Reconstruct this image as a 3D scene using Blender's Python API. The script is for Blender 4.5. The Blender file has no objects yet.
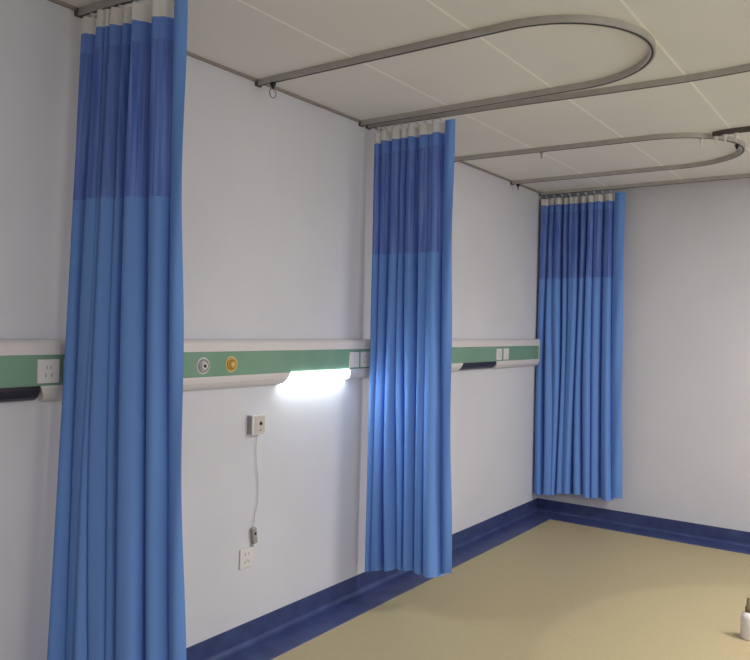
import bpy, bmesh, math, random
from mathutils import Vector, Matrix
sc = bpy.context.scene
COL = sc.collection
PI = math.pi
H = 2.842      # ceiling height
D = 6.345      # back wall
RX = 6.2       # right wall
FY = -2.2      # front wall (behind the camera)

# ------------------------------------------------------------------ materials
def lin(c):
    return tuple(((v/255)/12.92 if v/255 <= .04045 else ((v/255+.055)/1.055)**2.4) for v in c)+(1,)

def new_mat(name, rgb, rough=.5, metal=0.0, spec=.5):
    m = bpy.data.materials.new(name); m.use_nodes = True
    b = m.node_tree.nodes['Principled BSDF']
    b.inputs['Base Color'].default_value = lin(rgb)
    b.inputs['Roughness'].default_value = rough
    b.inputs['Metallic'].default_value = metal
    b.inputs['Specular IOR Level'].default_value = spec
    return m, m.node_tree, b

def mottle(nt, b, c1, c2, scale, detail=4, coord='Object', lo=.35, hi=.65):
    tc = nt.nodes.new('ShaderNodeTexCoord'); n = nt.nodes.new('ShaderNodeTexNoise')
    n.inputs['Scale'].default_value = scale; n.inputs['Detail'].default_value = detail
    r = nt.nodes.new('ShaderNodeValToRGB')
    r.color_ramp.elements[0].position = lo; r.color_ramp.elements[0].color = lin(c1)
    r.color_ramp.elements[1].position = hi; r.color_ramp.elements[1].color = lin(c2)
    nt.links.new(tc.outputs[coord], n.inputs['Vector']); nt.links.new(n.outputs['Fac'], r.inputs['Fac'])
    nt.links.new(r.outputs['Color'], b.inputs['Base Color'])
    return r, n, tc

def add_bump(nt, b, node, strength, dist=.002):
    bp = nt.nodes.new('ShaderNodeBump'); bp.inputs['Strength'].default_value = strength
    bp.inputs['Distance'].default_value = dist
    nt.links.new(node, bp.inputs['Height']); nt.links.new(bp.outputs['Normal'], b.inputs['Normal'])

M = {}
m, nt, b = new_mat('wall_paint', (226, 219, 224), .75, 0, .25)
r, n, tc = mottle(nt, b, (212, 212, 220), (217, 217, 225), 1.7)
n2 = nt.nodes.new('ShaderNodeTexNoise'); n2.inputs['Scale'].default_value = 160
nt.links.new(tc.outputs['Object'], n2.inputs['Vector']); add_bump(nt, b, n2.outputs['Fac'], .12, .001)
M['wall'] = m

# ceiling: painted panels, pale joints every 0.6 m running along the room, very faint cross joints
m, nt, b = new_mat('ceiling_panel', (213, 204, 188), .6, 0, .3)
tc = nt.nodes.new('ShaderNodeTexCoord'); sx = nt.nodes.new('ShaderNodeSeparateXYZ')
nt.links.new(tc.outputs['Object'], sx.inputs[0])
def math_node(op, a, bv=None):
    nd = nt.nodes.new('ShaderNodeMath'); nd.operation = op
    if hasattr(a, 'links'): nt.links.new(a, nd.inputs[0])
    else: nd.inputs[0].default_value = a
    if bv is not None:
        if hasattr(bv, 'links'): nt.links.new(bv, nd.inputs[1])
        else: nd.inputs[1].default_value = bv
    return nd.outputs[0]
def line_mask(sock, period, width):
    q = math_node('DIVIDE', sock, period)
    fr = math_node('FRACT', math_node('ADD', q, .5))
    d = math_node('ABSOLUTE', math_node('SUBTRACT', fr, .5))
    return math_node('LESS_THAN', d, width/period/2)
lx = line_mask(sx.outputs['X'], .6, .013)
nz = nt.nodes.new('ShaderNodeTexNoise'); nz.inputs['Scale'].default_value = 1.3
nt.links.new(tc.outputs['Object'], nz.inputs['Vector'])
rp = nt.nodes.new('ShaderNodeValToRGB')
rp.color_ramp.elements[0].position = .3; rp.color_ramp.elements[0].color = lin((230, 229, 225))
rp.color_ramp.elements[1].position = .7; rp.color_ramp.elements[1].color = lin((236, 235, 231))
nt.links.new(nz.outputs['Fac'], rp.inputs['Fac'])
mx = nt.nodes.new('ShaderNodeMix'); mx.data_type = 'RGBA'
nt.links.new(lx, mx.inputs[0]); nt.links.new(rp.outputs['Color'], mx.inputs[6])
mx.inputs[7].default_value = lin((254, 252, 246))
nt.links.new(mx.outputs[2], b.inputs['Base Color'])
M['ceiling'] = m

m, nt, b = new_mat('floor_vinyl', (190, 172, 126), .42, 0, .35)
r, n, tc = mottle(nt, b, (177, 163, 126), (184, 170, 133), 70, 5)
n3 = nt.nodes.new('ShaderNodeTexNoise'); n3.inputs['Scale'].default_value = 2.2
nt.links.new(tc.outputs['Object'], n3.inputs['Vector'])
rr = nt.nodes.new('ShaderNodeMapRange'); rr.inputs[3].default_value = .38; rr.inputs[4].default_value = .55
nt.links.new(n3.outputs['Fac'], rr.inputs[0]); nt.links.new(rr.outputs[0], b.inputs['Roughness'])
M['floor'] = m

m, nt, b = new_mat('navy_vinyl', (44, 62, 124), .4, 0, .45)
mottle(nt, b, (54, 64, 108), (66, 80, 126), 9, 5)
M['navy'] = m
M['taupe'] = new_mat('taupe_trim', (150, 140, 134), .6)[0]

# curtain cloths -- a woven cloth lets part of the light through
def cloth(name, c1, c2, transl, net=0.0, stripes=False):
    m, nt, b = new_mat(name, c1, .75, 0, .2)
    tc = nt.nodes.new('ShaderNodeTexCoord'); mp = nt.nodes.new('ShaderNodeMapping')
    mp.inputs['Scale'].default_value = (900, 900, 500)
    nz = nt.nodes.new('ShaderNodeTexNoise'); nz.inputs['Scale'].default_value = 1; nz.inputs['Detail'].default_value = 2
    if stripes: mp.inputs['Scale'].default_value = (110, 1.2, 1)      # overlapping net folds painted in as colour streaks
    nt.links.new(tc.outputs['UV' if stripes else 'Object'], mp.inputs[0]); nt.links.new(mp.outputs[0], nz.inputs['Vector'])
    r = nt.nodes.new('ShaderNodeValToRGB')
    r.color_ramp.elements[0].position = .3; r.color_ramp.elements[0].color = lin(c1)
    r.color_ramp.elements[1].position = .7; r.color_ramp.elements[1].color = lin(c2)
    nt.links.new(nz.outputs['Fac'], r.inputs['Fac']); nt.links.new(r.outputs['Color'], b.inputs['Base Color'])
    t = nt.nodes.new('ShaderNodeBsdfTranslucent'); nt.links.new(r.outputs['Color'], t.inputs['Color'])
    mix = nt.nodes.new('ShaderNodeMixShader'); mix.inputs[0].default_value = transl
    nt.links.new(b.outputs[0], mix.inputs[1]); nt.links.new(t.outputs[0], mix.inputs[2])
    out = nt.nodes['Material Output']; last = mix
    if net:
        tr = nt.nodes.new('ShaderNodeBsdfTransparent')
        mix2 = nt.nodes.new('ShaderNodeMixShader'); mix2.inputs[0].default_value = net
        nt.links.new(mix.outputs[0], mix2.inputs[1]); nt.links.new(tr.outputs[0], mix2.inputs[2]); last = mix2
    nt.links.new(last.outputs[0], out.inputs['Surface'])
    return m
M['cloth'] = cloth('blue_curtain_cloth', (108, 151, 224), (118, 161, 232), .05)
M['net'] = cloth('blue_curtain_net', (82, 114, 200), (130, 158, 228), .2, .02, True)
M['band'] = cloth('blue_curtain_band', (112, 148, 222), (120, 156, 228), .25)
M['tape'] = cloth('white_header_tape', (238, 236, 232), (246, 244, 240), .3)

m, nt, b = new_mat('track_aluminium', (150, 144, 140), .45, .35)
mottle(nt, b, (182, 178, 174), (190, 186, 182), 20)
M['track'] = m
M['slot'] = new_mat('track_slot', (52, 48, 46), .6)[0]
M['trackdark'] = new_mat('dark_track', (92, 86, 82), .5, .2)[0]
M['black'] = new_mat('black_plastic', (22, 21, 22), .45)[0]
M['wire'] = new_mat('ring_wire', (150, 142, 134), .35, .6)[0]
M['white'] = new_mat('white_plastic', (226, 222, 222), .35)[0]
M['cover'] = new_mat('white_cover', (222, 216, 216), .4)[0]
m, nt, b = new_mat('green_panel', (96, 158, 122), .45)
mottle(nt, b, (116, 155, 132), (124, 162, 140), 6)
M['green'] = m
M['lens_off'] = new_mat('dark_lens', (48, 44, 52), .3)[0]  # near-black base colour of the unlit lenses
M['chrome'] = new_mat('outlet_chrome', (196, 190, 186), .3, .5)[0]
M['brass'] = new_mat('outlet_yellow', (206, 160, 62), .4)[0]
M['brasslight'] = new_mat('outlet_ring', (216, 204, 152), .4)[0]
M['dark'] = new_mat('outlet_hole', (38, 32, 32), .5)[0]
M['grey'] = new_mat('grey_plastic', (160, 158, 156), .5)[0]
M['beige'] = new_mat('beige_plate', (206, 196, 190), .45)[0]
M['olive'] = new_mat('dark_cap', (120, 106, 76), .5)[0]
m, nt, b = new_mat('lit_lens', (240, 246, 255), .4)
b.inputs['Emission Color'].default_value = (.86, .98, 1, 1); b.inputs['Emission Strength'].default_value = 21
M['lens_on'] = m
m, nt, b = new_mat('ceiling_light_diffuser', (245, 245, 245), .4)
b.inputs['Emission Color'].default_value = (1, .97, .95, 1); b.inputs['Emission Strength'].default_value = 3
M['diffuser'] = m

# ------------------------------------------------------------------ helpers
def obj(name, bm, mat, parent=None, smooth=False, mats=None):
    bmesh.ops.recalc_face_normals(bm, faces=bm.faces) if not smooth or smooth == 'solid' else None
    me = bpy.data.meshes.new(name); bm.to_mesh(me); bm.free()
    if smooth:
        for p in me.polygons: p.use_smooth = True
    o = bpy.data.objects.new(name, me); COL.objects.link(o)
    for mm in (mats or [mat]): me.materials.append(mm)
    if parent: o.parent = parent
    return o

def thing(name, label, cat, loc=(0, 0, 0), group=None):
    o = bpy.data.objects.new(name, None); COL.objects.link(o)
    o.location = loc; o.empty_display_size = .05
    o['label'] = label; o['category'] = cat
    if group: o['group'] = group
    return o

def tag(o, label, cat, group=None):
    o['label'] = label; o['category'] = cat
    if group: o['group'] = group
    return o

def box(bm, lo, hi, bevel=0):
    g = bmesh.ops.create_cube(bm, size=1)
    for v in g['verts']:
        v.co = Vector([lo[i]+(v.co[i]+.5)*(hi[i]-lo[i]) for i in range(3)])
    if bevel:
        es = {e for v in g['verts'] for e in v.link_edges}
        bmesh.ops.bevel(bm, geom=list(es), offset=bevel, segments=2, affect='EDGES', profile=.5)
    return bm

def prism_y(bm, prof, y0, y1, y0b=None):
    """extrude an (x,z) profile along y"""
    a = [bm.verts.new((x, y0, z)) for x, z in prof]
    c = [bm.verts.new((x, y1, z)) for x, z in prof]
    n = len(prof)
    for i in range(n): bm.faces.new((a[i], a[(i+1) % n], c[(i+1) % n], c[i]))
    bm.faces.new(a); bm.faces.new(c[::-1])
    return bm

def disc_x(bm, x0, x1, y, z, r0, r1=None, seg=32):
    """short cylinder / cone on the wall, axis +x"""
    r1 = r0 if r1 is None else r1
    a = [bm.verts.new((x0, y+r0*math.cos(2*PI*i/seg), z+r0*math.sin(2*PI*i/seg))) for i in range(seg)]
    c = [bm.verts.new((x1, y+r1*math.cos(2*PI*i/seg), z+r1*math.sin(2*PI*i/seg))) for i in range(seg)]
    for i in range(seg): bm.faces.new((a[i], a[(i+1) % seg], c[(i+1) % seg], c[i]))
    bm.faces.new(c); bm.faces.new(a[::-1])
    return bm

def ring_x(bm, x, y, z, R, r, seg=32, sub=10, sx=1.0):
    vs = []
    for i in range(seg):
        a = 2*PI*i/seg
        row = []
        for j in range(sub):
            t = 2*PI*j/sub
            rr = R+r*math.cos(t)
            row.append(bm.verts.new((x+r*sx*math.sin(t), y+rr*math.cos(a), z+rr*math.sin(a))))
        vs.append(row)
    for i in range(seg):
        for j in range(sub):
            bm.faces.new((vs[i][j], vs[(i+1) % seg][j], vs[(i+1) % seg][(j+1) % sub], vs[i][(j+1) % sub]))
    return bm

def lathe(bm, prof, c, seg=32):
    rows = []
    for r, z in prof:
        if r < 1e-6: rows.append([bm.verts.new((c[0], c[1], c[2]+z))])
        else: rows.append([bm.verts.new((c[0]+r*math.cos(2*PI*i/seg), c[1]+r*math.sin(2*PI*i/seg), c[2]+z)) for i in range(seg)])
    for a, d in zip(rows, rows[1:]):
        for i in range(seg):
            j = (i+1) % seg
            if len(a) == 1: bm.faces.new((a[0], d[j], d[i]))
            elif len(d) == 1: bm.faces.new((a[i], a[j], d[0]))
            else: bm.faces.new((a[i], a[j], d[j], d[i]))
    return bm

def tube(bm, pts, r, seg=8):
    pts = [Vector(p) for p in pts]; rows = []
    for i, p in enumerate(pts):
        t = (pts[min(i+1, len(pts)-1)]-pts[max(i-1, 0)]).normalized()
        s = Vector((1, 0, 0)) if abs(t.x) < .9 else Vector((0, 1, 0))
        u = t.cross(s).normalized(); w = t.cross(u)
        rows.append([bm.verts.new(p+u*r*math.cos(2*PI*k/seg)+w*r*math.sin(2*PI*k/seg)) for k in range(seg)])
    for a, c in zip(rows, rows[1:]):
        for k in range(seg): bm.faces.new((a[k], a[(k+1) % seg], c[(k+1) % seg], c[k]))
    bm.faces.new(rows[0][::-1]); bm.faces.new(rows[-1])
    return bm

def smooth_path(pts, n=8):
    """Catmull-Rom through the points"""
    P = [Vector(p) for p in pts]; P = [P[0]*2-P[1]]+P+[P[-1]*2-P[-2]]
    out = []
    for i in range(1, len(P)-2):
        for k in range(n):
            t = k/n
            a, b_, c, d = P[i-1], P[i], P[i+1], P[i+2]
            out.append(.5*((2*b_)+(c-a)*t+(2*a-5*b_+4*c-d)*t*t+(3*b_-a-3*c+d)*t**3))
    out.append(P[-2]); return out

# ------------------------------------------------------------------ the setting
def struct(name, bm, mat):
    o = obj(name, bm, mat); o['kind'] = 'structure'; return o
T = .12
struct('floor', box(bmesh.new(), (-T, FY-T, -.1), (RX+T, D+T, 0)), M['floor'])
struct('ceiling', box(bmesh.new(), (-T, FY-T, H), (RX+T, D+T, H+.1)), M['ceiling'])
struct('wall_left', box(bmesh.new(), (-T, FY-T, 0), (0, D+T, H)), M['wall'])
struct('wall_back', box(bmesh.new(), (0, D, 0), (RX, D+T, H)), M['wall'])
WY0, WY1, WZ0, WZ1 = .6, 4.6, .95, 2.35
bm = bmesh.new()
box(bm, (RX, FY-T, 0), (RX+T, D+T, WZ0)); box(bm, (RX, FY-T, WZ1), (RX+T, D+T, H))
box(bm, (RX, FY-T, WZ0), (RX+T, WY0, WZ1)); box(bm, (RX, WY1, WZ0), (RX+T, D+T, WZ1))
struct('wall_right', bm, M['wall'])
bm = bmesh.new()
for k in range(5):
    y = WY0+(WY1-WY0)*k/4
    box(bm, (RX+.04, max(WY0, y-.03), WZ0), (RX+.09, min(WY1, y+.03), WZ1))
box(bm, (RX+.04, WY0, WZ0), (RX+.09, WY1, WZ0+.05)); box(bm, (RX+.04, WY0, WZ1-.05), (RX+.09, WY1, WZ1))
struct('added_window', bm, M['white'])  # unseen window, added as an opening for the fill light
ld = bpy.data.lights.new('added_window_fill', 'AREA'); ld.shape = 'RECTANGLE'; ld.size = WZ1-WZ0; ld.size_y = WY1-WY0  # added fill from the right, brightens the ceiling
ld.energy = 48; ld.color = (.93, .97, 1)
lo = bpy.data.objects.new('added_window_fill', ld); COL.objects.link(lo)
lo.location = (RX+.02, (WY0+WY1)/2, (WZ0+WZ1)/2); lo.rotation_euler = (0, PI/2, 0)
struct('wall_front', box(bmesh.new(), (0, FY-T, 0), (RX, FY, H)), M['wall'])

# coved navy skirting: runs down the wall, rounds the corner and lies on the floor as a border
BH, BW, BT = .117, .205, .003
def cove(along):
    prof = [(0, BH), (.004, BH)]
    for k in range(9):
        a = PI+PI/2*k/8
        prof.append((.03+.026*math.cos(a), .03+.026*math.sin(a)))
    prof += [(BW, .004), (BW+.004, 0), (0, 0)]
    bm = bmesh.new()
    if along == 'left':
        a = [bm.verts.new((x, FY, z)) for x, z in prof]; c = [bm.verts.new((x, D-x, z)) for x, z in prof]
    else:
        a = [bm.verts.new((x, D-x, z)) for x, z in prof]; c = [bm.verts.new((RX, D-x, z)) for x, z in prof]
    n = len(prof)
    for i in range(n): bm.faces.new((a[i], a[(i+1) % n], c[(i+1) % n], c[i]))
    bm.faces.new(a); bm.faces.new(c[::-1])
    return bm
struct('baseboard_left', cove('left'), M['navy'])
struct('baseboard_back', cove('back'), M['navy'])
# thin angle trim where the walls meet the ceiling panels
struct('trim_1', box(bmesh.new(), (0, FY, H-.012), (.014, D, H)), M['taupe'])
struct('trim_2', box(bmesh.new(), (.014, D-.014, H-.012), (RX, D, H)), M['taupe'])

# ------------------------------------------------------------------ curtain tracks
TW, TZ0 = .025, H-.028
def sweep_rect(bm, path, w, z0, z1):
    path = [Vector((p[0], p[1], 0)) for p in path]; rows = []
    for i, p in enumerate(path):
        t = (path[min(i+1, len(path)-1)]-path[max(i-1, 0)]).normalized()
        nrm = Vector((-t.y, t.x, 0))
        rows.append([bm.verts.new((p+nrm*s*w/2)+Vector((0, 0, z))) for s, z in ((-1, z0), (1, z0), (1, z1), (-1, z1))])
    for a, c in zip(rows, rows[1:]):
        for k in range(4): bm.faces.new((a[k], a[(k+1) % 4], c[(k+1) % 4], c[k]))
    bm.faces.new(rows[0][::-1]); bm.faces.new(rows[-1])
    return bm
def make_track(path, label, group, mat='track', cap=True):
    t = thing('curtain_track', label, 'curtain track', (path[0][0], path[0][1], H), group)
    inv = Vector((-path[0][0], -path[0][1], -H))
    def local(bm):
        bmesh.ops.translate(bm, verts=bm.verts, vec=inv); return bm
    obj('rail', local(sweep_rect(bmesh.new(), path, TW, TZ0, H)), M[mat], t)
    obj('glider_slot', local(sweep_rect(bmesh.new(), path, .009, TZ0-.0012, TZ0)), M['slot'], t)
    if cap:
        for q in ((0,) if cap == 1 else (0, -1)):
            x, y = path[q][0], path[q][1]
            bm = box(bmesh.new(), (x-.0005, y-.019, TZ0-.004), (x+.014, y+.019, H), .002)
            obj('end_bracket', local(bm), M['trackdark'], t)
    return t
def loop(y0a, y0b, y1a, y1b, xr, r_sq=1.0):
    """U shape: near leg from the wall at y0a to y0b, half circle, far leg back to y1a"""
    cy = (y0b+y1b)/2; R = (y1b-y0b)/2; cx = xr-R
    pts = [(0.0, y0a), (cx*.5, (y0a+y0b)/2)]
    for k in range(33):
        a = -PI/2+PI*k/32
        pts.append((cx+R*math.cos(a), cy+R*math.sin(a)))
    pts += [(cx*.5, (y1a+y1b)/2), (0.0, y1a)]
    return pts
G = 'curtain tracks on the ceiling'
L1 = loop(2.71, 2.725, 3.575, 3.585, 1.79)
make_track(L1, 'grey curtain track in a wide U loop nearest the camera', G, cap=2)
L2 = loop(4.68, 4.75, 5.655, 5.685, 1.80)
make_track(L2, 'grey curtain track in a U loop nearer the back wall', G, cap=2)
S1 = smooth_path([(0, 3.645, 0), (.9, 3.675, 0), (1.5, 3.722, 0), (1.9, 3.735, 0), (2.2, 3.70, 0), (2.6, 3.58, 0), (2.9, 3.38, 0)], 8)
make_track(S1, 'long grey curtain track carrying the middle curtain, running out of frame at right', G)
S0 = [(0, 1.715), (.6, 1.765), (1.6, 1.80), (2.4, 1.80)]
make_track(S0, 'curtain track at the top left carrying the nearest blue curtain', G)
SB = [(0.0, 6.232), (1.2, 6.243), (3.0, 6.26)]
make_track(SB, 'straight grey curtain track along the top of the back wall', G)
S5 = smooth_path([(1.70, 4.865, 0), (1.76, 4.842, 0), (1.87, 4.835, 0), (2.2, 4.84, 0), (3.0, 4.85, 0)], 5)
make_track(S5, 'short dark curtain track ending above the far loop at the right edge', G, 'trackdark', cap=0)

# ------------------------------------------------------------------ loose gliders
def glider(x, y, label, mat, ring=0, group='loose gliders left in the tracks', s=1.0):
    t = thing('curtain_glider', label, 'curtain glider', (x, y, TZ0-.0012), group)
    bm = lathe(bmesh.new(), [(0, 0), (.012*s, 0), (.0125*s, -.006*s), (.008*s, -.014*s), (.005*s, -.024*s), (0, -.026*s)], (0, 0, 0), 16)
    obj('glider_body', bm, M[mat], t, 'solid')
    bm = ring_x(bmesh.new(), 0, 0, -.026*s-.011*max(ring, .6)*s, .013*max(ring, .6)*s, .0021*s, 20, 8)
    obj('hanging_ring', bm, M['wire' if mat != 'white' else 'white'], t, 'solid')
    return t
glider(.105, 2.711, 'black glider with a thin wire ring at the wall end of the near loop track', 'black', 1.4, s=1.25)
glider(.06, 5.657, 'black glider at the wall end of the far loop track near the corner', 'black', .6, s=1.2)
glider(.66, 4.72, 'small grey glider on the nearer leg of the far loop track', 'grey', .6)
for k, (x, y, lb, mt) in enumerate([
        (1.632, 4.868, 'white glider under the far loop track, leftmost of the bunch at right', 'white'),
        (1.715, 4.858, 'white glider at the very end of the short dark track', 'white'),
        (1.77, 4.840, 'white glider second from the end of the short dark track', 'white'),
        (1.83, 4.836, 'white glider third from the end of the short dark track', 'white'),
        (1.785, 5.13, 'black glider on the curved end of the far loop track', 'black')]):
    glider(x, y, lb, mt, .7, s=1.15)

# ------------------------------------------------------------------ privacy curtains
def fold_fn(nf, seed, top_mul):
    rnd = random.Random(seed)
    ws = list(nf); nf = len(ws); tot = sum(ws)
    edges = [0]
    for w in ws: edges.append(edges[-1]+w/tot)
    amps = [rnd.uniform(.6, 1.15) for _ in range(nf+1)]
    ph = [rnd.uniform(0, 6.28) for _ in range(6)]
    def f(u, v):
        # v: 0 top .. 1 bottom
        uu = u+(.022*math.sin(2.6*v+ph[0]+7*u)+.012*math.sin(4.5*v+ph[4]+13*u))*min(1, v*1.6)
        uu = min(max(uu, 0), 1)
        k = 0
        while k < nf-1 and uu > edges[k+1]: k += 1
        t = (uu-edges[k])/(edges[k+1]-edges[k])
        a = amps[k]*(1-t)+amps[k+1]*t
        a *= 1+.22*math.sin(2.2*v+ph[1]+9*k)
        p = 2*PI*t
        fine = .16*math.sin(2*p+ph[2]+2*k)*top_mul(v)+.10*math.sin(3*p+ph[3]+3*k+2*v)
        off = math.sin(p)+fine
        lat = -.38*(math.cos(p)-1)-.05*math.sin(2*p)
        return a*off, a*lat
    return f

def make_curtain(label, At, Bt, Ab, Bb, zbA, zbB, ztA, ztB, nf, seed, amp_t, amp_b, flip=1, hem=.12, xmin=None, droop=0, hooks=8, ymax=None, group='blue privacy curtains', zlv=(.062, .135, .735), track_z=TZ0):
    At, Bt, Ab, Bb = map(Vector, (At, Bt, Ab, Bb))
    root = thing('privacy_curtain', label, 'curtain', (At.x, At.y, 0), group)
    o0 = Vector((At.x, At.y, 0))
    NU = 300
    fn = fold_fn(nf, seed, lambda v: 1.6-1.2*min(v*2.5, 1))
    def P(u, s):
        """u across, s = metres below the top edge"""
        zt = ztA+(ztB-ztA)*u; zb = zbA+(zbB-zbA)*u
        L = zt-zb; v = max(0.0, s/L)
        a = At.lerp(Ab, v**.9); bq = Bt.lerp(Bb, v**2.1)
        dirv = (bq-a).normalized(); nrm = Vector((dirv.y, -dirv.x))*flip   # towards the camera
        uf = 1-hem
        e = min(1, (1-u)/.10)                      # the leading hem lies flat, turned to the camera
        amp = amp_t+(amp_b-amp_t)*min(1, v*1.6)
        o, l = fn(min(u/uf, 1), v)
        fl = 1 if u < uf else 0
        if u <= uf:
            w = min(1, (uf-u)/.03)
            off = amp*o*w; lat = amp*l*w
        else:
            q = (u-uf)/hem
            off = .022*math.sin(q*PI*.9)+.008*math.sin(15*v+q*4)*q; lat = 0
        if u <= uf: off += .0035*math.sin(2*PI*31*u+1.5*math.sin(9*u))*max(0, 1-v*2.6)*min(1, (uf-u)/.03)
        p = a.lerp(bq, u)+nrm*off+dirv*lat
        z = zt-s
        # scalloped sag of the header between hooks
        z -= .006*(1-math.cos(2*PI*u*hooks))/2*max(0, 1-v*6)
        z += (.012*math.sin(9*u+seed)+.006*math.sin(31*u+seed))*v**6
        if droop: z -= droop*math.exp(-(u/.07)**2)*max(0, 1-v*5)
        x = p.x
        if xmin is not None:
            lim = xmin if z < 1.60 else .02+(xmin-.02)*max(0, 1-(z-1.60)/.35)
            if x < lim+.02:                         # cloth rests softly against the wall and the panel
                d = lim+.02-x; x = lim+.02-.02*(1-math.exp(-d/.02))
        y = p.y
        if ymax is not None and y > ymax-.02:
            d = y-(ymax-.02); y = ymax-.02+.02*(1-math.exp(-d/.02))
        return Vector((x-o0.x, y-o0.y, z))
    uh = 1-hem
    def panel(name, u0, u1, s0, s1, nv, mat, full=False):
        """grid piece; s1=None runs to the bottom edge"""
        bm = bmesh.new()
        i0, i1 = round(u0*NU), round(u1*NU); rows = []
        for j in range(nv+1):
            row = []
            for i in range(i0, i1+1):
                u = i/NU
                L = (ztA+(ztB-ztA)*u)-(zbA+(zbB-zbA)*u)
                e = L if s1 is None else s1
                row.append(bm.verts.new(P(u, s0+(e-s0)*j/nv)))
            rows.append(row)
        uvl = bm.loops.layers.uv.new('cloth')
        for j, (a, c) in enumerate(zip(rows, rows[1:])):
            for k in range(len(a)-1):
                f = bm.faces.new((a[k], c[k], c[k+1], a[k+1]))
                for lp, (di, dj) in zip(f.loops, ((0, 0), (0, 1), (1, 1), (1, 0))):
                    lp[uvl].uv = ((i0+k+di)/NU, (j+dj)/nv)
        return obj(name, bm, mat, root, True)
    h1, h2, h3 = zlv
    o = panel('header_tape', 0, uh, 0, h1, 4, M['tape']); o['label'] = 'white gathered header tape'
    panel('heading_band', 0, uh, h1, h2, 4, M['band'])
    o = panel('net_panel', 0, uh, h2, h3, 24, M['net']); o['label'] = 'darker see-through net upper panel'
    panel('cloth_panel', 0, uh, h3, None, 70, M['cloth'])
    panel('leading_hem', uh, 1, -.004, None, 90, M['cloth'])
    # hooks between the tape and the track
    for k in range(hooks):
        u = (k+.5)/hooks*uh
        p = P(u, .012); tp = At.lerp(Bt, u)
        top = Vector((tp.x-o0.x, tp.y-o0.y, track_z-.005))
        bm = tube(bmesh.new(), smooth_path([top, top+Vector((0, 0, -.012)), (top+p)/2+Vector((0, 0, .0)), p+Vector((0, 0, .004)), p+Vector((0, 0, -.02))], 4), .0032, 6)
        bmesh.ops.create_cone(bm, cap_ends=True, segments=10, radius1=.006, radius2=.010, depth=.012, matrix=Matrix.Translation(top+Vector((0, 0, -.008))))
        obj('hook', bm, M['white'], root, 'solid')
    return root

make_curtain('blue hospital curtain with white header nearest the camera at left, falling below the frame',
    (.05, 1.715), (.585, 1.765), (.10, 1.60), (.668, 1.765), .16, .20, 2.790, 2.780, (1.25, .75, .6, .55, .8, 1.5, 1.3), 11, .044, .072, xmin=.078, hooks=6, zlv=(.066, .145, .715))
make_curtain('middle blue hospital curtain beside the lit bed lamp',
    (.065, 3.635), (.602, 3.655), (.075, 3.635), (.650, 3.655), .185, .26, 2.782, 2.785, (.7, 1.2, .9, .6, 1.3, .8, 1.5), 4, .034, .058, xmin=.078, droop=.02, hooks=9, zlv=(.06, .135, .735))
make_curtain('farthest blue hospital curtain hanging against the back wall by the corner',
    (.025, 6.236), (.752, 6.240), (.012, 6.236), (.79, 6.240), .195, .245, 2.776, 2.780, (.9, .6, 1.0, .7, 1.2, .9, .7, 1.1, 1.0), 23, .032, .050, hooks=9, ymax=6.325, zlv=(.058, .125, .70))

# ------------------------------------------------------------------ bed-head panel on the left wall
panel_ = thing('bedhead_service_panel', 'long white and green bed-head service panel running along the left wall', 'medical wall panel', (0, 0, 1.30))
def loc(bm):
    bmesh.ops.translate(bm, verts=bm.verts, vec=(0, 0, -1.30)); return bm
Y0, Y1 = -.6, 6.165
lamps = [(1.0, 1.553, False), (2.94, 3.445, True), (4.80, 5.34, False)]
top_prof = [(0, 1.546), (.030, 1.545), (.046, 1.541), (.056, 1.531), (.060, 1.518), (.060, 1.488), (0, 1.488)]
obj('top_cover', loc(prism_y(bmesh.new(), top_prof, Y0, Y1)), M['cover'], panel_)
obj('green_strip', loc(prism_y(bmesh.new(), [(0, 1.488), (.055, 1.488), (.055, 1.372), (0, 1.372)], Y0, Y1)), M['green'], panel_)
low_prof = [(0, 1.372), (.060, 1.372), (.060, 1.361), (.055, 1.342), (.044, 1.326), (.030, 1.315), (.014, 1.310), (0, 1.309)]
lens_prof = [(0, 1.372), (.0585, 1.372), (.0575, 1.358), (.053, 1.343), (.042, 1.3285), (.029, 1.319), (.014, 1.315), (0, 1.314)]
edges = [Y0]+[v for a, c, _ in lamps for v in (a, c)]+[Y1]
for k in range(0, len(edges), 2):
    bm = prism_y(bmesh.new(), low_prof, edges[k], edges[k+1])
    # chamfer the lower corner of each end, as the moulding does beside the lamps
    for v in bm.verts:
        for e, s in ((edges[k], 1), (edges[k+1], -1)):
            if abs(v.co.y-e) < 1e-5 and Y0 < e < Y1: v.co.y += s*(1.372-v.co.z)*.45
    obj('lower_cover', loc(bm), M['cover'], panel_)
for a, c, on in lamps:
    bm = prism_y(bmesh.new(), lens_prof, a+.001, c-.001)
    o = obj('lamp_lens', loc(bm), M['lens_on' if on else 'lens_off'], panel_)
    o['label'] = 'glowing white lamp lens' if on else 'dark unlit lamp lens'
bm = bmesh.new(); prism_y(bm, [(0, 1.548), (.05, 1.547), (.063, 1.53), (.063, 1.35), (.045, 1.32), (0, 1.305)], Y1, Y1+.006)
obj('end_cap', loc(bm), M['cover'], panel_)

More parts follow.
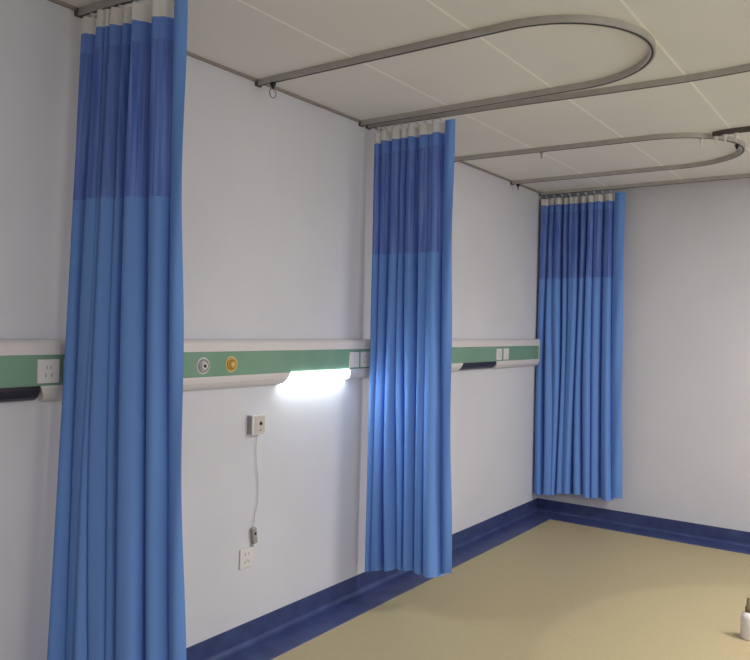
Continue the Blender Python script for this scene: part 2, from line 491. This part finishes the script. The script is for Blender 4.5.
def gas_outlet(y, z, kind):
    if kind == 'white':
        o = obj('gas_outlet', loc(disc_x(bmesh.new(), .055, .061, y, z, .040, .037)), M['white'], panel_, False)
        o['label'] = 'white round gas outlet with a dark centre'
        a = obj('outlet_ring', loc(ring_x(bmesh.new(), .063, y, z, .027, .005)), M['grey'], o, 'solid')
        c = obj('outlet_core', loc(disc_x(bmesh.new(), .061, .072, y, z, .019, .016)), M['white'], o)
        d = obj('outlet_hole', loc(disc_x(bmesh.new(), .072, .0735, y, z, .0085)), M['dark'], o)
    else:
        o = obj('gas_outlet', loc(disc_x(bmesh.new(), .055, .061, y, z, .040, .037)), M['brasslight'], panel_, False)
        o['label'] = 'yellow round gas outlet'
        a = obj('outlet_ring', loc(ring_x(bmesh.new(), .063, y, z, .026, .005)), M['brass'], o, 'solid')
        c = obj('outlet_core', loc(disc_x(bmesh.new(), .061, .070, y, z, .021, .017)), M['brass'], o)
        d = obj('outlet_hole', loc(disc_x(bmesh.new(), .070, .0725, y, z, .009)), M['brasslight'], o)
    for q in (a, c, d): q.matrix_parent_inverse = Matrix.Identity(4)
for dy in (-1.965, 0, 1.965):
    gas_outlet(2.342+dy, 1.424, 'white'); gas_outlet(2.517+dy, 1.426, 'yellow')
def socket(y0, y1, kind):
    z0, z1 = 1.381, 1.471
    o = obj('power_socket', loc(box(bmesh.new(), (.052, y0, z0), (.062, y1, z1), .003)), M['white'], panel_)
    w = y1-y0; yc = (y0+y1)/2; zc = (z0+z1)/2
    if kind == 'rocker':
        obj('rocker', loc(box(bmesh.new(), (.061, yc-w*.30, zc-.030), (.066, yc+w*.30, zc+.030), .002)), M['cover'], o)
    else:
        bm = bmesh.new()
        for s in (-1, 1):
            box(bm, (.0615, yc+s*.012-.0025, zc-.022), (.0627, yc+s*.012+.0025, zc-.008))
            box(bm, (.0615, yc+s*.008-.002, zc+.008), (.0627, yc+s*.008+.002, zc+.022))
        obj('pin_slots', loc(bm), M['grey'], o)
for a, c, k in ((1.54, 1.628, 'pin'), (1.648, 1.735, 'rocker'), (3.445, 3.535, 'rocker'), (3.553, 3.64, 'pin'), (5.34, 5.43, 'pin'), (5.465, 5.555, 'rocker')):
    socket(a, c, k)

# ------------------------------------------------------------------ nurse-call unit, its handset and the wall socket
t = thing('nurse_call_box', 'small white nurse-call box on the left wall under the green panel', 'call box', (0, 2.738, 1.115))
obj('housing', box(bmesh.new(), (0, -.047, -.050), (.036, .047, .050), .004), M['white'], t)
obj('shaded_side', box(bmesh.new(), (.004, -.0485, -.044), (.030, -.0465, .044)), M['grey'], t)['label'] = 'side face with its shade painted grey'  # grey stands in for the shade on this side of the box
obj('front_plate', box(bmesh.new(), (.034, -.032, -.042), (.0385, .041, .044), .0015), M['beige'], t)['label'] = 'beige front plate'
obj('call_button', disc_x(bmesh.new(), .038, .0425, .010, .006, .010, .008, 20), M['dark'], t)['label'] = 'dark button'
obj('cord_jack', disc_x(bmesh.new(), .038, .0405, .008, -.026, .006, .005, 16), M['grey'], t)

cord = thing('call_handset', 'grey nurse-call handset hanging on a thin white cord from the call box', 'handset', (.012, 2.742, .552))
path = smooth_path([(.012, 2.752, 1.066), (.010, 2.748, .98), (.010, 2.757, .90), (.009, 2.772, .80), (.010, 2.768, .72), (.010, 2.75, .65), (.012, 2.74, .592)], 6)
bm = tube(bmesh.new(), path, .0022, 8); bmesh.ops.translate(bm, verts=bm.verts, vec=(-.012, -2.742, -.552))
obj('cord', bm, M['white'], cord, 'solid')['label'] = 'thin white cord'
bm = box(bmesh.new(), (-.011, -.015, -.040), (.012, .015, .040), .005)
bmesh.ops.rotate(bm, verts=bm.verts, cent=(0, 0, 0), matrix=Matrix.Rotation(math.radians(8), 3, 'X'))
obj('handset_body', bm, M['grey'], cord)
bm = disc_x(bmesh.new(), .0115, .014, -.001, .012, .008, .007, 16); obj('press_button', bm, M['dark'], cord)
bm = box(bmesh.new(), (-.009, -.008, -.054), (.010, .018, -.040), .003); obj('end_tip', bm, M['white'], cord)['label'] = 'white end tip'

t = thing('wall_socket', 'white square wall socket low on the left wall below the call handset', 'socket', (0, 2.700, .448))
obj('faceplate', box(bmesh.new(), (0, -.046, -.050), (.010, .046, .050), .003), M['white'], t)
bm = bmesh.new()
for y, z, w, h in ((-.012, .020, .004, .016), (.012, .020, .004, .016), (-.014, -.02, .004, .016), (.014, -.02, .004, .016), (0, -.012, .004, .014)):
    box(bm, (.0095, y-w/2, z-h/2), (.0106, y+w/2, z+h/2))
obj('pin_slots', bm, M['grey'], t)

# ------------------------------------------------------------------ small container on the floor at the right edge
t = thing('bottle', 'small white bottle with dark top standing on the floor at the right edge', 'bottle', (2.022, 4.44, 0))
obj('body', lathe(bmesh.new(), [(0, 0), (.036, 0), (.040, .006), (.040, .115), (.036, .130), (.022, .142), (0, .143)], (0, 0, 0)), M['white'], t, 'solid')
obj('cap', lathe(bmesh.new(), [(0, .143), (.019, .143), (.019, .168), (.014, .172), (.012, .215), (0, .218)], (0, 0, 0)), M['olive'], t, 'solid')['label'] = 'dark olive cap'

# ------------------------------------------------------------------ ceiling luminaires (the room's own lamps, plus an added spot)
LIGHTS = [
    (3.5, 4.4, 72), (4.2, .5, 42)]
for k, (x, y, w) in enumerate(LIGHTS):
    t = thing('ceiling_light', ['recessed square ceiling light over the far half of the room', 'recessed square ceiling light over the near half of the room'][k], 'ceiling light', (x, y, H), 'recessed ceiling lights')
    bm = bmesh.new()
    for lo, hi in (((-.32, -.32, -.012), (.32, -.295, 0)), ((-.32, .295, -.012), (.32, .32, 0)), ((-.32, -.295, -.012), (-.295, .295, 0)), ((.295, -.295, -.012), (.32, .295, 0))):
        box(bm, lo, hi)
    obj('frame', bm, M['white'], t)
    obj('diffuser', box(bmesh.new(), (-.295, -.295, -.006), (.295, .295, 0)), M['diffuser'], t)
    ld = bpy.data.lights.new('ceiling_lamp', 'AREA'); ld.shape = 'SQUARE'; ld.size = .58; ld.energy = w
    ld.color = (1, .975, .96)
    lo = bpy.data.objects.new('ceiling_lamp', ld); COL.objects.link(lo); lo.location = (x, y, H-.015)

t = thing('added_spot', 'unseen downlight in the middle of the ceiling', 'ceiling light', (2.75, 4.0, H))  # unseen spot added to brighten part of the floor
obj('trim_ring', lathe(bmesh.new(), [(.07, 0), (.07, -.006), (.095, -.004), (.098, 0)], (0, 0, 0)), M['white'], t, 'solid')
obj('diffuser', lathe(bmesh.new(), [(0, -.003), (.07, -.003), (.07, 0)], (0, 0, 0)), M['diffuser'], t, 'solid')
ld = bpy.data.lights.new('added_spot_lamp', 'SPOT'); ld.energy = 85; ld.spot_size = math.radians(62); ld.spot_blend = .1
ld.shadow_soft_size = .06; ld.color = (1, .97, .93)
lo = bpy.data.objects.new('added_spot_lamp', ld); COL.objects.link(lo); lo.location = (2.75, 4.0, H-.01)

w = bpy.data.worlds.new('room_world'); sc.world = w; w.use_nodes = True
w.node_tree.nodes['Background'].inputs[0].default_value = (.5, .52, .55, 1)
w.node_tree.nodes['Background'].inputs[1].default_value = .1

# ------------------------------------------------------------------ camera
cd = bpy.data.cameras.new('camera'); cam = bpy.data.objects.new('camera', cd); COL.objects.link(cam)
cd.sensor_width = 36; cd.sensor_fit = 'HORIZONTAL'; cd.lens = 36*750.0/750
R = Matrix(((.8142, -.02126, .58019), (.58013, -.00957, -.81447), (.02287, .99973, .00454)))
cam.matrix_world = Matrix.Translation((2.6881, 0, 1.6216)) @ R.to_4x4()
cd.clip_start = .05; sc.camera = cam
vs = sc.view_settings
sc.display_settings.display_device = 'sRGB'
vs.view_transform = 'Standard'; vs.look = 'None'; vs.gamma = 1; vs.use_curve_mapping = False
vs.exposure = .08
